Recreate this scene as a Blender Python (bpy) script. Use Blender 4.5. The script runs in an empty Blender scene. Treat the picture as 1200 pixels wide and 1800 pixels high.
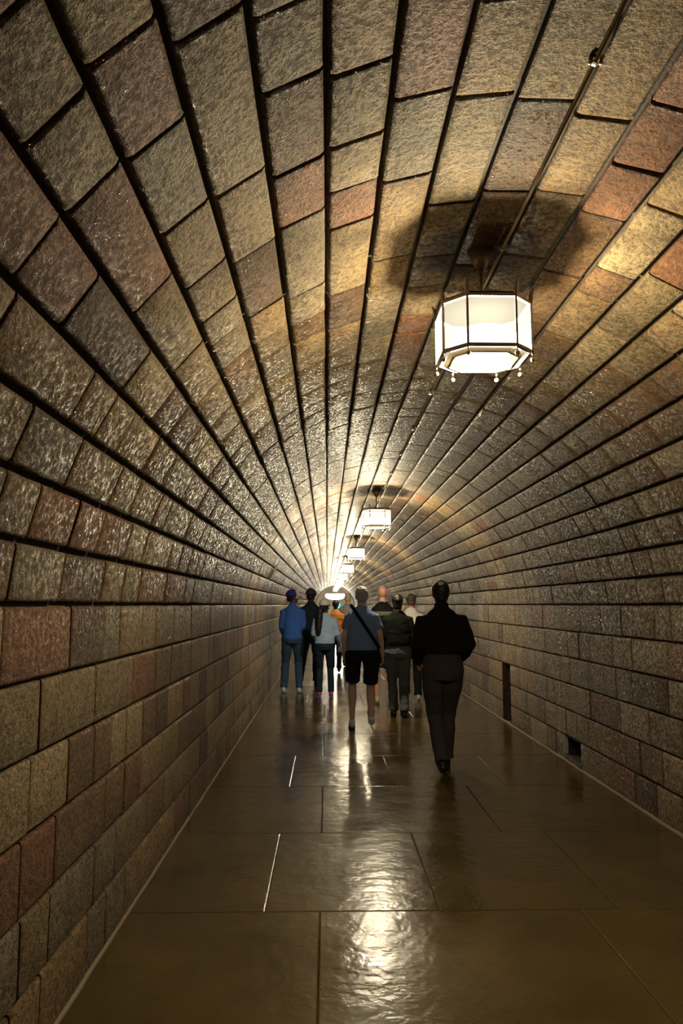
import bpy, math, random
import numpy as np
from mathutils import Vector, Matrix, noise

random.seed(7)
SC = bpy.context.scene
COL = SC.collection

# ------------------------------------------------------------------ camera
H_EYE = 1.545
cd = bpy.data.cameras.new('camera')
cam = bpy.data.objects.new('camera', cd)
COL.objects.link(cam)
cd.sensor_fit = 'VERTICAL'
cd.sensor_height = 24.0
cd.sensor_width = 16.0
cd.lens = 24.0 * 1300.0 / 1800.0
cd.clip_start = 0.05
cd.clip_end = 200
cam.location = (0, 0, H_EYE)
cam.rotation_euler = (math.radians(90 + 7.147), 0, math.radians(-1.146))
SC.camera = cam

# ------------------------------------------------------------------ world + exposure
w = bpy.data.worlds.new('world')
w.use_nodes = True
w.node_tree.nodes['Background'].inputs[0].default_value = (0.02, 0.018, 0.014, 1)
w.node_tree.nodes['Background'].inputs[1].default_value = 0.15
SC.world = w
SC.view_settings.view_transform = 'Standard'
SC.view_settings.look = 'None'
SC.view_settings.gamma = 1.0
SC.view_settings.use_curve_mapping = False
SC.view_settings.exposure = 0.35
LAMP_W = 165.0
LAMP_COL = (1.0, 0.88, 0.64)


# ------------------------------------------------------------------ node helpers
def new_mat(name):
    m = bpy.data.materials.new(name)
    m.use_nodes = True
    nt = m.node_tree
    return m, nt, nt.nodes['Principled BSDF']


def plain(name, col, rough=0.6, metal=0.0, bump=0.0, bscale=60.0, var=0.12, spec=0.5):
    m, nt, b = new_mat(name)
    N = nt.nodes
    L = nt.links
    geo = N.new('ShaderNodeNewGeometry')
    no = N.new('ShaderNodeTexNoise')
    no.inputs['Scale'].default_value = bscale
    no.inputs['Detail'].default_value = 4
    L.new(geo.outputs['Position'], no.inputs['Vector'])
    mix = N.new('ShaderNodeMix')
    mix.data_type = 'RGBA'
    mix.inputs[6].default_value = tuple(c * (1 - var) for c in col) + (1,)
    mix.inputs[7].default_value = tuple(min(1, c * (1 + var)) for c in col) + (1,)
    L.new(no.outputs['Fac'], mix.inputs[0])
    L.new(mix.outputs[2], b.inputs['Base Color'])
    b.inputs['Roughness'].default_value = rough
    b.inputs['Metallic'].default_value = metal
    b.inputs['Specular IOR Level'].default_value = spec
    if bump:
        bp = N.new('ShaderNodeBump')
        bp.inputs['Strength'].default_value = bump
        bp.inputs['Distance'].default_value = 0.004
        L.new(no.outputs['Fac'], bp.inputs['Height'])
        L.new(bp.outputs[0], b.inputs['Normal'])
    return m


def stone_mat(name, c1, c2, rough=0.36):
    m, nt, b = new_mat(name)
    N = nt.nodes
    L = nt.links
    geo = N.new('ShaderNodeNewGeometry')
    n1 = N.new('ShaderNodeTexNoise')
    n1.inputs['Scale'].default_value = 9
    n1.inputs['Detail'].default_value = 6
    n1.inputs['Roughness'].default_value = 0.7
    n2 = N.new('ShaderNodeTexNoise')
    n2.inputs['Scale'].default_value = 40
    n2.inputs['Detail'].default_value = 5
    n2.inputs['Roughness'].default_value = 0.75
    n3 = N.new('ShaderNodeTexNoise')
    n3.inputs['Scale'].default_value = 1.3
    n3.inputs['Detail'].default_value = 3
    for n in (n1, n2, n3):
        L.new(geo.outputs['Position'], n.inputs['Vector'])
    r = N.new('ShaderNodeMapRange')
    r.inputs['From Min'].default_value = 0.35
    r.inputs['From Max'].default_value = 0.65
    L.new(n1.outputs['Fac'], r.inputs['Value'])
    mix = N.new('ShaderNodeMix')
    mix.data_type = 'RGBA'
    mix.inputs[6].default_value = c1 + (1,)
    mix.inputs[7].default_value = c2 + (1,)
    L.new(r.outputs[0], mix.inputs[0])
    # mottling, darker in the bump's low spots, plus broad tone changes
    r2 = N.new('ShaderNodeMapRange')
    r2.inputs['From Min'].default_value = 0.38
    r2.inputs['From Max'].default_value = 0.56
    r2.inputs['To Min'].default_value = 0.35
    r2.inputs['To Max'].default_value = 1.15
    L.new(n2.outputs['Fac'], r2.inputs['Value'])
    r3 = N.new('ShaderNodeMapRange')
    r3.inputs['From Min'].default_value = 0.3
    r3.inputs['From Max'].default_value = 0.6
    r3.inputs['To Min'].default_value = 0.7
    L.new(n3.outputs['Fac'], r3.inputs['Value'])
    mu = N.new('ShaderNodeMath')
    mu.operation = 'MULTIPLY'
    L.new(r2.outputs[0], mu.inputs[0])
    L.new(r3.outputs[0], mu.inputs[1])
    vm = N.new('ShaderNodeVectorMath')
    vm.operation = 'SCALE'
    L.new(mix.outputs[2], vm.inputs[0])
    L.new(mu.outputs[0], vm.inputs['Scale'])
    L.new(vm.outputs[0], b.inputs['Base Color'])
    rr = N.new('ShaderNodeMapRange')
    rr.inputs['From Min'].default_value = 0.49
    rr.inputs['From Max'].default_value = 0.61
    rr.inputs['To Min'].default_value = 0.70
    rr.inputs['To Max'].default_value = 0.16
    L.new(n2.outputs['Fac'], rr.inputs['Value'])
    L.new(rr.outputs[0], b.inputs['Roughness'])
    b.inputs['Specular IOR Level'].default_value = 0.45
    bp = N.new('ShaderNodeBump')
    bp.inputs['Strength'].default_value = 1.0
    bp.inputs['Distance'].default_value = 0.028
    L.new(n2.outputs['Fac'], bp.inputs['Height'])
    bp2 = N.new('ShaderNodeBump')
    bp2.inputs['Strength'].default_value = 0.7
    bp2.inputs['Distance'].default_value = 0.02
    L.new(n1.outputs['Fac'], bp2.inputs['Height'])
    L.new(bp2.outputs[0], bp.inputs['Normal'])
    L.new(bp.outputs[0], b.inputs['Normal'])
    return m


STONES = [
    stone_mat('stone_tan', (0.200, 0.118, 0.045), (0.335, 0.221, 0.092)),
    stone_mat('stone_olive', (0.162, 0.106, 0.044), (0.281, 0.196, 0.088)),
    stone_mat('stone_grey', (0.157, 0.116, 0.063), (0.270, 0.206, 0.118)),
    stone_mat('stone_brown', (0.124, 0.061, 0.022), (0.216, 0.118, 0.046)),
    stone_mat('stone_red', (0.151, 0.054, 0.018), (0.254, 0.108, 0.040)),
    stone_mat('stone_dark', (0.067, 0.034, 0.013), (0.135, 0.072, 0.029)),
    stone_mat('stone_pale', (0.259, 0.181, 0.084), (0.378, 0.274, 0.139)),
]
STONE_W = [24, 21, 16, 15, 8, 7, 9]
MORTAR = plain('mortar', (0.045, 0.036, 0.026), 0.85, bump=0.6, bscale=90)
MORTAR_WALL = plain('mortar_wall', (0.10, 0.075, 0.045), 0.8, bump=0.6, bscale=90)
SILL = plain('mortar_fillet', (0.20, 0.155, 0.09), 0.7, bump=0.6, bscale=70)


# ------------------------------------------------------------------ mesh helpers
def mesh_obj(name, verts, faces, mats, parent=None, smooth=False, fmat=None, loc=None):
    me = bpy.data.meshes.new(name)
    me.from_pydata([tuple(v) for v in verts], [], [tuple(f) for f in faces])
    if not isinstance(mats, (list, tuple)):
        mats = [mats]
    for m in mats:
        me.materials.append(m)
    if fmat is not None:
        me.polygons.foreach_set('material_index', np.array(fmat, dtype=np.int32))
    if smooth:
        me.polygons.foreach_set('use_smooth', [True] * len(me.polygons))
    me.update()
    o = bpy.data.objects.new(name, me)
    COL.objects.link(o)
    if parent is not None:
        o.parent = parent
    if loc is not None:
        o.location = loc
    return o


def tag(o, label=None, cat=None, group=None, kind=None):
    if label: o['label'] = label
    if cat: o['category'] = cat
    if group: o['group'] = group
    if kind: o['kind'] = kind
    return o


class MB:
    """collects simple solids"""
    def __init__(s):
        s.v = []
        s.f = []

    def add(s, vs, fs):
        k = len(s.v)
        s.v += [Vector(v) for v in vs]
        s.f += [tuple(i + k for i in f) for f in fs]

    def box(s, lo, hi):
        x0, y0, z0 = lo
        x1, y1, z1 = hi
        s.add([(x0, y0, z0), (x1, y0, z0), (x1, y1, z0), (x0, y1, z0), (x0, y0, z1), (x1, y0, z1), (x1, y1, z1), (x0, y1, z1)],
              [(0, 3, 2, 1), (4, 5, 6, 7), (0, 1, 5, 4), (1, 2, 6, 5), (2, 3, 7, 6), (3, 0, 4, 7)])

    def tube(s, pts, rad, n=12, up=Vector((0, 1, 0)), flat=True, power=2.0):
        """loft; rad: list of (rx, ry); rounded ends unless flat"""
        pts = [Vector(p) for p in pts]
        rad = [(r, r) if not isinstance(r, (tuple, list)) else r for r in rad]
        if not flat:
            a, b = pts[0], pts[-1]
            da = (pts[0] - pts[1]).normalized()
            db = (pts[-1] - pts[-2]).normalized()
            ra, rb = rad[0], rad[-1]
            pre, post = [], []
            for t in (0.97, 0.8, 0.45):
                c = math.sqrt(1 - t * t)
                pre.append((a + da * min(ra) * t, (ra[0] * c, ra[1] * c)))
            for t in (0.45, 0.8, 0.97):
                c = math.sqrt(1 - t * t)
                post.append((b + db * min(rb) * t, (rb[0] * c, rb[1] * c)))
            pts = [p for p, _ in pre] + pts + [p for p, _ in post]
            rad = [r for _, r in pre] + rad + [r for _, r in post]
        rings = []
        for i, p in enumerate(pts):
            d = (pts[min(i + 1, len(pts) - 1)] - pts[max(i - 1, 0)]).normalized()
            u = up - d * up.dot(d)
            if u.length < 1e-3:
                u = Vector((1, 0, 0)) - d * d.x
            u.normalize()
            x = u.cross(d).normalized()
            ring = []
            for k in range(n):
                a = 2 * math.pi * k / n
                ca, sa = math.cos(a), math.sin(a)
                if power != 2.0:
                    ca = math.copysign(abs(ca) ** (2 / power), ca)
                    sa = math.copysign(abs(sa) ** (2 / power), sa)
                ring.append(p + x * rad[i][0] * ca + u * rad[i][1] * sa)
            rings.append(ring)
        vs = [v for r in rings for v in r]
        fs = []
        for i in range(len(rings) - 1):
            for k in range(n):
                a, b = i * n + k, i * n + (k + 1) % n
                fs.append((a, b, b + n, a + n))
        fs.append(tuple(range(n))[::-1])
        fs.append(tuple((len(rings) - 1) * n + k for k in range(n)))
        s.add(vs, fs)

    def ball(s, c, r, rot=None, n=14, m=9):
        c = Vector(c)
        if not isinstance(r, (tuple, list)):
            r = (r, r, r)
        vs = [Vector((0, 0, -r[2]))]
        for i in range(1, m):
            t = math.pi * i / m
            for k in range(n):
                a = 2 * math.pi * k / n
                vs.append(Vector((r[0] * math.sin(t) * math.cos(a), r[1] * math.sin(t) * math.sin(a), -r[2] * math.cos(t))))
        vs.append(Vector((0, 0, r[2])))
        if rot:
            vs = [rot @ v for v in vs]
        vs = [v + c for v in vs]
        fs = []
        for k in range(n):
            fs.append((0, 1 + (k + 1) % n, 1 + k))
            fs.append((len(vs) - 1, len(vs) - 1 - n + k, len(vs) - 1 - n + (k + 1) % n))
        for i in range(m - 2):
            for k in range(n):
                a, b = 1 + i * n + k, 1 + i * n + (k + 1) % n
                fs.append((a, b, b + n, a + n))
        s.add(vs, fs)

    def build(s, name, mat, parent=None, smooth=False, loc=None):
        return mesh_obj(name, s.v, s.f, mat, parent, smooth, loc=loc)

    def remesh(s, name, mat, voxel, parent=None, loc=None, fold=0.0, fscale=9.0, seed=0, iters=4, factor=0.5):
        o = mesh_obj(name, s.v, s.f, mat, None, False)
        md = o.modifiers.new('r', 'REMESH')
        md.mode = 'VOXEL'
        md.voxel_size = voxel
        ms = o.modifiers.new('s', 'SMOOTH')
        ms.factor = factor
        ms.iterations = iters
        dg = bpy.context.evaluated_depsgraph_get()
        me = bpy.data.meshes.new_from_object(o.evaluated_get(dg))
        old = o.data
        o.modifiers.clear()
        o.data = me
        me.name = name
        bpy.data.meshes.remove(old)
        if not len(me.materials):
            me.materials.append(mat)
        if fold:
            off = Vector((seed * 3.1, seed * 1.7, 0))
            ds = []
            for v in me.vertices:
                q = Vector((v.co.x * 1.0, v.co.y * 1.0, v.co.z * 1.5)) * fscale + off
                ds.append(v.co + v.normal * (noise.noise(q) * fold + noise.noise(q * 2.3) * fold * 0.5))
            for v, c in zip(me.vertices, ds):
                v.co = c
        me.polygons.foreach_set('use_smooth', [True] * len(me.polygons))
        me.update()
        if parent is not None:
            o.parent = parent
        if loc is not None:
            o.location = loc
        return o


# ------------------------------------------------------------------ tunnel profile
CX, R, ZS = 0.69, 1.69, 1.43
T = 2 * ZS + math.pi * R
Y0, Y1 = -5.2, 63.0


def prof(s, off=0.0):
    """point on the profile and inward normal; off moves the point outwards"""
    if s < ZS:
        p = (CX - R, s); n = (1, 0)
    elif s > T - ZS:
        p = (CX + R, T - s); n = (-1, 0)
    else:
        a = math.pi - (s - ZS) / R
        p = (CX + R * math.cos(a), ZS + R * math.sin(a)); n = (-math.cos(a), -math.sin(a))
    return Vector((p[0] - n[0] * off, 0, p[1] - n[1] * off)), Vector((n[0], 0, n[1]))


WC = 6
SW = H_EYE                                   # the eye-level joint
VC = 25
joints = [SW / WC * i for i in range(WC + 1)] + [SW + (T - 2 * SW) / VC * i for i in range(1, VC + 1)] + \
         [T - SW + SW / WC * i for i in range(1, WC + 1)]
NC = len(joints) - 1
VENT = (7.10, 7.58)                          # opening in the lowest right course
NICHE = (9.72, 10.16)                        # upright slot in the right wall, three courses high


def holes(course):
    hs = []
    k = NC - 1 - course                      # course count up from the right floor
    if k == 0: hs.append(VENT)
    if k in (0, 1, 2): hs.append(NICHE)
    return hs


RECESS = 0.032


def backing(name, c0, c1, mat, kind):
    vs, fs = [], []
    cuts = sorted({Y0, Y1, *VENT, *NICHE})
    for c in range(c0, c1):
        s0, s1 = joints[c], joints[c + 1]
        sub = [s0, (s0 + s1) / 2, s1]
        for a, b in zip(sub[:-1], sub[1:]):
            pa, _ = prof(a, RECESS)
            pb, _ = prof(b, RECESS)
            for y0, y1 in zip(cuts[:-1], cuts[1:]):
                if (y0, y1) in holes(c):
                    continue
                k = len(vs)
                vs += [(pa.x, y0, pa.z), (pa.x, y1, pa.z), (pb.x, y1, pb.z), (pb.x, y0, pb.z)]
                fs.append((k, k + 1, k + 2, k + 3))
                # outer skin, so the shell has thickness
                qa, _ = prof(a, 0.5)
                qb, _ = prof(b, 0.5)
                k = len(vs)
                vs += [(qa.x, y0, qa.z), (qa.x, y1, qa.z), (qb.x, y1, qb.z), (qb.x, y0, qb.z)]
                fs.append((k + 3, k + 2, k + 1, k))
    return tag(mesh_obj(name, vs, fs, mat), kind='structure')


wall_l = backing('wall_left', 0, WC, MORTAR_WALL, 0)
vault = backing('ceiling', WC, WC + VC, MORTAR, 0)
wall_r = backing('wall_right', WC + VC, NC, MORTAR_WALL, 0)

# recessed pockets in the right wall
DARK = plain('recess_painted_shade', (0.02, 0.016, 0.012), 0.9)  # near-black, so the opening's inner shade is in the colour
PALE = plain('recess_painted_light', (0.42, 0.42, 0.46), 0.5, bump=0.5)  # pale bluish: lamplight on the far reveal, put into the colour


def pocket(y0, y1, z0, z1, depth, name, mat):
    x0 = CX + R + 0.004
    x1 = x0 + depth
    v = [(x0, y0, z0), (x0, y1, z0), (x0, y1, z1), (x0, y0, z1), (x1, y0, z0), (x1, y1, z0), (x1, y1, z1), (x1, y0, z1)]
    f = [(4, 5, 6, 7), (0, 4, 7, 3), (1, 2, 6, 5), (0, 1, 5, 4), (3, 7, 6, 2)]
    o = mesh_obj(name, v, f, mat, wall_r)
    if name == 'vent_opening':
        q = MB()
        q.box((x0 - .012, y1 - .014, z0), (x0 + .03, y1, z1))  # added strip carrying the painted light of the far reveal
        q.build('reveal_light_strip', PALE, o)
    return o


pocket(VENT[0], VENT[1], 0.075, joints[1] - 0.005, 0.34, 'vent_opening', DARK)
pocket(NICHE[0], NICHE[1], 0.0, joints[3] - 0.005, 0.16, 'wall_niche', STONES[5])
mb = MB()
mb.box((CX + R - 0.002, VENT[0] - 0.004, 0), (CX + R + 0.02, VENT[1] + 0.004, 0.072))
mb.build('vent_sill', STONES[5], wall_r)

# ------------------------------------------------------------------ stones
LENS = [0.26, 0.32, 0.38, 0.44, 0.52, 0.62]
NX, NY = 4, 3


def stone_geo(L, W, seed, fl=1.0):
    rnd = random.Random(seed)
    vs, fs = [], []
    hx, hy = L / 2, W / 2
    for i in range(NX + 1):
        for j in range(NY + 1):
            u = i / NX * 2 - 1
            v = j / NY * 2 - 1
            edge = i in (0, NX) or j in (0, NY)
            # keep the outer ring of cells narrow so it reads as a worn rounded arris
            x = hx * (u if abs(u) in (0, 1) else math.copysign(1 - 0.016 / hx, u))
            y = hy * (v if abs(v) in (0, 1) else math.copysign(1 - 0.014 / hy, v))
            if edge:
                z = (-0.007 if j in (0, NY) else -0.002) + rnd.uniform(-.0015, .0005)
                x += rnd.uniform(-.003, .001) * (1 if u > 0 else -1)
                y += rnd.uniform(-.003, .001) * (1 if v > 0 else -1)
            else:
                z = rnd.uniform(-.0005, .002)
                x += rnd.uniform(-.004, .004)
                y += rnd.uniform(-.003, .003)
            vs.append((x, y, z * fl if j not in (0, NY) else z * (.4 + .6 * fl)))
    for i in range(NX):
        for j in range(NY):
            a = i * (NY + 1) + j
            fs.append((a, a + NY + 1, a + NY + 2, a + 1))
    per = [i * (NY + 1) for i in range(NX + 1)] + [NX * (NY + 1) + j for j in range(1, NY + 1)] + \
          [i * (NY + 1) + NY for i in range(NX - 1, -1, -1)] + [j for j in range(NY - 1, 0, -1)]
    k = len(vs)
    for p in per:
        vs.append((vs[p][0], vs[p][1], -RECESS - 0.006))
    n = len(per)
    for i in range(n):
        a, b = per[i], per[(i + 1) % n]
        fs.append((b, a, k + i, k + (i + 1) % n))
    return np.array(vs), fs


def stone_lib(W, gap_c, gap_x=0.009, fl=1.0):
    lib = {}
    for L in LENS:
        lib[L] = []
        for q in range(4):
            vs, fs = stone_geo(L - gap_x, W - gap_c, int(L * 1000) + q * 17 + int(W * 1e4), fl)
            me = bpy.data.meshes.new('stone')
            me.from_pydata([tuple(v) for v in vs], [], fs)
            me.materials.append(STONES[0])
            me.polygons.foreach_set('use_smooth', [i < NX * NY for i in range(len(fs))])
            me.update()
            lib[L].append((me, vs, fs))
    return lib


LIB_W = stone_lib(SW / WC, 0.010, 0.007)
LIB_V = stone_lib((T - 2 * SW) / VC, 0.019, 0.010)
LIB_FW = stone_lib(SW / WC, 0.008, 0.002, 0.2)
LIB_FV = stone_lib((T - 2 * SW) / VC, 0.014, 0.002, 0.2)
groups = {'l': [], 'v': [], 'r': []}
for c in range(NC):
    g = 'l' if c < WC else ('v' if c < WC + VC else 'r')
    lib = LIB_V if g == 'v' else LIB_W
    sm = (joints[c] + joints[c + 1]) / 2
    P, N_ = prof(sm)
    if g == 'v':                          # chord midpoint
        P = (prof(joints[c])[0] + prof(joints[c + 1])[0]) / 2
    segs = []
    hs = sorted(holes(c))
    y = Y0 + random.uniform(-0.2, 0)
    lim = [h for h in hs] + [(Y1, Y1 + 5)]
    for (h0, h1) in lim:
        while y < h0 - 0.02:
            L = random.choice(LENS)
            rem = h0 - y
            stretch = 1.0
            if rem < 0.62 + 0.26 and h0 < Y1:
                if rem <= 0.70:
                    L = min(LENS, key=lambda q: abs(q - rem)); stretch = rem / L
                else:
                    L = 0.38; stretch = (rem / 2) / L
            segs.append((y, L, stretch))
            y += L * stretch
        y = h1
    base = None
    for (y, L, st) in segs:
        # colours run in loose patches along a course
        k = random.choices(range(len(STONES)), STONE_W)[0]
        if base is not None and random.random() < 0.22:
            k = base
        base = k
        if y > 5.5:
            lib = LIB_FV if g == 'v' else LIB_FW
        me, vs, fs = random.choice(lib[L])
        flip = random.random() < 0.5
        zax = N_
        yax = Vector((0, 1, 0))
        tz = zax.cross(yax)
        if flip:
            yax = -yax
            tz = -tz
        jit = random.uniform(-0.002, 0.0025)
        M = Matrix(((yax.x * st, tz.x, zax.x, 0), (yax.y * st, tz.y, zax.y, 0), (yax.z * st, tz.z, zax.z, 0), (0, 0, 0, 1)))
        ctr = P + N_ * jit + Vector((0, y + L * st / 2, 0))
        M.translation = ctr
        # size in the photograph: projected area
        v = ctr - Vector((0, 0, H_EYE))
        D = v.length
        vis = 0.0
        if v.y > 0.7:
            dx, dz = v.x / v.y, v.z / v.y
            if -0.53 < dx < 0.50 and -0.62 < dz < 0.95:
                area = L * 0.22 * abs(v.normalized().dot(N_)) / (D * D)
                vis = area
        groups[g].append((vis, M, me, vs, fs, k))

for g, par in (('l', wall_l), ('v', vault), ('r', wall_r)):
    lst = sorted(groups[g], key=lambda t: -t[0])
    n = 0
    rest = []
    for t in lst:
        if n < 300 and t[0] > 0:
            o = bpy.data.objects.new('stone', t[2])
            COL.objects.link(o)
            o.parent = par
            o.matrix_basis = t[1]
            o.material_slots[0].link = 'OBJECT'
            o.material_slots[0].material = STONES[t[5]]
            n += 1
        else:
            rest.append(t)
    V, F, MI = [], [], []
    k = 0
    for t in rest:
        A = np.array(t[1])
        pts = t[3] @ A[:3, :3].T + A[:3, 3]
        V.append(pts)
        F += [tuple(i + k for i in f) for f in t[4]]
        MI += [t[5]] * len(t[4])
        k += len(pts)
    so = mesh_obj('distant_stones', np.concatenate(V).tolist(), F, STONES, par, fmat=MI)
    so['kind'] = 'stuff'
for so in [o for o in bpy.data.objects if o.name.startswith('distant_stones')]:
    nf = NX * NY + 2 * (NX + NY)
    so.data.polygons.foreach_set('use_smooth', [(i % nf) < NX * NY for i in range(len(so.data.polygons))])

# ------------------------------------------------------------------ floor slabs
fm, nt, b = new_mat('wet_floor')
N = nt.nodes
L_ = nt.links
geo = N.new('ShaderNodeNewGeometry')
n1 = N.new('ShaderNodeTexNoise'); n1.inputs['Scale'].default_value = 1.6; n1.inputs['Detail'].default_value = 6
n2 = N.new('ShaderNodeTexNoise'); n2.inputs['Scale'].default_value = 26; n2.inputs['Detail'].default_value = 5
n3 = N.new('ShaderNodeTexNoise'); n3.inputs['Scale'].default_value = 7; n3.inputs['Detail'].default_value = 3
for n in (n1, n2, n3): L_.new(geo.outputs['Position'], n.inputs['Vector'])
cr = N.new('ShaderNodeValToRGB')
cr.color_ramp.elements[0].position = 0.3; cr.color_ramp.elements[0].color = (0.052, 0.034, 0.010, 1)
cr.color_ramp.elements[1].position = 0.7; cr.color_ramp.elements[1].color = (0.092, 0.061, 0.018, 1)
L_.new(n1.outputs['Fac'], cr.inputs[0])
L_.new(cr.outputs[0], b.inputs['Base Color'])
mr = N.new('ShaderNodeMapRange')
mr.inputs['From Min'].default_value = 0.25; mr.inputs['From Max'].default_value = 0.75
mr.inputs['To Min'].default_value = 0.12; mr.inputs['To Max'].default_value = 0.27
L_.new(n1.outputs['Fac'], mr.inputs['Value'])
L_.new(mr.outputs[0], b.inputs['Roughness'])
bp = N.new('ShaderNodeBump'); bp.inputs['Strength'].default_value = 0.35; bp.inputs['Distance'].default_value = 0.004
L_.new(n2.outputs['Fac'], bp.inputs['Height'])
bp2 = N.new('ShaderNodeBump'); bp2.inputs['Strength'].default_value = 0.45; bp2.inputs['Distance'].default_value = 0.01
L_.new(n3.outputs['Fac'], bp2.inputs['Height']); L_.new(bp2.outputs[0], bp.inputs['Normal'])
L_.new(bp.outputs[0], b.inputs['Normal'])
FLOOR = fm

fb = MB()
fb.box((CX - R - 0.45, Y0, -0.3), (CX + R + 0.45, Y1, -0.02))
floor = tag(fb.build('floor', plain('floor_bed', (0.05, 0.034, 0.014), 0.6)), kind='structure')
XL, XR = CX - R - 0.03, CX + R + 0.03
rows = [-5.2, -3.8, -2.4, -1.2, 0.1, 1.45, 2.76, 3.98]
while rows[-1] < Y1: rows.append(min(Y1, rows[-1] + 1.3))
for i in range(len(rows) - 1):
    y0, y1 = rows[i], rows[i + 1]
    if y1 - y0 < 0.1: continue
    xs = [XL, -0.03, 1.2, XR] if i % 2 == 0 else [XL, -0.31, 0.58, 1.55, XR]
    if y0 == 3.98: xs = [XL, -0.31, 0.58, 1.5, XR]
    if y0 == 2.76: xs = [XL, -0.03, 1.3, XR]
    for x0, x1 in zip(xs[:-1], xs[1:]):
        g = 0.0015
        j = [random.uniform(-.001, .001) for _ in range(4)]
        bz = -0.002
        v = [(x0 + g, y0 + g, bz), (x1 - g, y0 + g, bz), (x1 - g, y1 - g, bz), (x0 + g, y1 - g, bz)]
        e = 0.006
        v += [(x0 + g + e, y0 + g + e, j[0]), (x1 - g - e, y0 + g + e, j[1]), (x1 - g - e, y1 - g - e, j[2]), (x0 + g + e, y1 - g - e, j[3])]
        v += [(x0 + g, y0 + g, -.03), (x1 - g, y0 + g, -.03), (x1 - g, y1 - g, -.03), (x0 + g, y1 - g, -.03)]
        f = [(4, 5, 6, 7)] + [(a, (a + 1) % 4, 4 + (a + 1) % 4, 4 + a) for a in range(4)] + [(8 + a, 8 + (a + 1) % 4, (a + 1) % 4, a) for a in range(4)]
        mesh_obj('floor_slab', v, f, FLOOR, floor)

# ragged mortar fillet along the foot of both walls
for nm, x, sgn in (('baseboard_left', CX - R, 1), ('baseboard_right', CX + R, -1)):
    vs, fs = [], []
    yy = Y0
    k = 0
    while yy < Y1:
        wv = 0.022 + 0.010 * noise.noise(Vector((yy * 3, sgn * 5, 0)))
        hv = 0.026 + 0.014 * noise.noise(Vector((yy * 4, sgn * 9, 3)))
        if sgn > 0: wv *= .6; hv *= .5
        vs += [(x - sgn * .004, yy, hv), (x + sgn * wv * .5, yy, hv * .75), (x + sgn * wv, yy, -0.003), (x - sgn * .004, yy, -0.003)]
        if k:
            a = (k - 1) * 4
            for q in range(3):
                fs.append((a + q, a + q + 1, a + q + 5, a + q + 4))
        k += 1
        yy += 0.14 if yy < 14 else 0.6
    tag(mesh_obj(nm, vs, fs, SILL, smooth=True), kind='structure')

# ------------------------------------------------------------------ far lobby at the tunnel's end
LB = plain('lobby_stone', (0.30, 0.26, 0.19), 0.5, bump=0.3, bscale=12)
tr = MB()
n = 40
vs, fs = [], []
for y in (Y1 - 0.02, Y1 + 0.35):
    for ring_off in (-0.10, 0.45):
        for i in range(n + 1):
            s = T * i / n
            p, _ = prof(s, ring_off)
            vs.append((p.x, y, max(p.z, 0)))
m_ = n + 1
for i in range(n):
    for a, b_ in ((0, 1), (2, 3), (0, 2), (1, 3)):
        fs.append((a * m_ + i, a * m_ + i + 1, b_ * m_ + i + 1, b_ * m_ + i))
tag(mesh_obj('trim_1', vs, fs, LB), kind='structure')
CYL = Y1 + 0.3 + 3.3
vs, fs = [], []
n = 48
hh = 4.0
for i in range(n + 1):
    a = -math.pi / 2 + 0.53 + (2 * math.pi - 1.06) * i / n
    x, y = CX + 3.45 * math.cos(a), CYL + 3.45 * math.sin(a)
    vs += [(x, y, 0), (x, y, hh - 1.2)]
    for q in (0.35, 0.7, 0.95):
        vs.append((CX + 3.45 * math.cos(q * math.pi / 2) * math.cos(a), CYL + 3.45 * math.cos(q * math.pi / 2) * math.sin(a), hh - 1.2 + 1.3 * math.sin(q * math.pi / 2)))
for i in range(n):
    for q in range(4):
        fs.append((i * 5 + q, (i + 1) * 5 + q, (i + 1) * 5 + q + 1, i * 5 + q + 1))
tag(mesh_obj('wall_back', vs, fs, LB, smooth=True), kind='structure')
# lobby front wall above and beside the opening
vs, fs = [], []
n = 40
for i in range(n + 1):
    p, _ = prof(T * i / n, 0.4)
    q, _ = prof(T * i / n, 2.0)
    vs += [(p.x, Y1 + 0.34, max(0, p.z)), (q.x, Y1 + 0.34, max(0, q.z))]
for i in range(n):
    fs.append((2 * i, 2 * i + 2, 2 * i + 3, 2 * i + 1))
tag(mesh_obj('wall_front', vs, fs, LB), kind='structure')
lf = MB()
lf.box((CX - 3.6, Y1, -0.3), (CX + 3.6, CYL + 3.6, -0.004))
lf.build('lobby_paving', FLOOR, floor)


def emis(name, col, s):
    m, nt, b = new_mat(name)
    b.inputs['Base Color'].default_value = col + (1,)
    b.inputs['Emission Color'].default_value = col + (1,)
    b.inputs['Emission Strength'].default_value = s
    return m


BRASS = plain('aged_brass', (0.35, 0.25, 0.10), 0.35, metal=0.9)
lob = tag(bpy.data.objects.new('lobby_lamp', None), 'large round glowing drum lamp hanging in the lobby at the tunnel end', 'lamp')
COL.objects.link(lob)
lob.location = (CX + 0.06, Y1 + 2.6, 2.22)
m1 = MB(); m1.tube([(0, 0, -.22), (0, 0, -.17), (0, 0, -.05), (0, 0, .1), (0, 0, .2), (0, 0, .28)], [.30, .56, .80, .86, .84, .72], n=32); m1.build('lamp_shade', emis('lobby_glass', (1, .95, .8), 26.0), lob, True)
m1 = MB(); m1.tube([(0, 0, .28), (0, 0, .32)], [.88, .88], n=32); m1.build('rim', BRASS, lob)
m1 = MB(); m1.tube([(0, 0, .30), (0, 0, 1.75)], [.02, .02], n=8); m1.build('rod', BRASS, lob)
ld = bpy.data.lights.new('lobby_light', 'POINT'); ld.energy = 60; ld.color = (1, .95, .82); ld.shadow_soft_size = .4
lo = bpy.data.objects.new('lobby_light', ld); COL.objects.link(lo); lo.parent = lob; lo.location = (0, 0, -.45)

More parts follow.
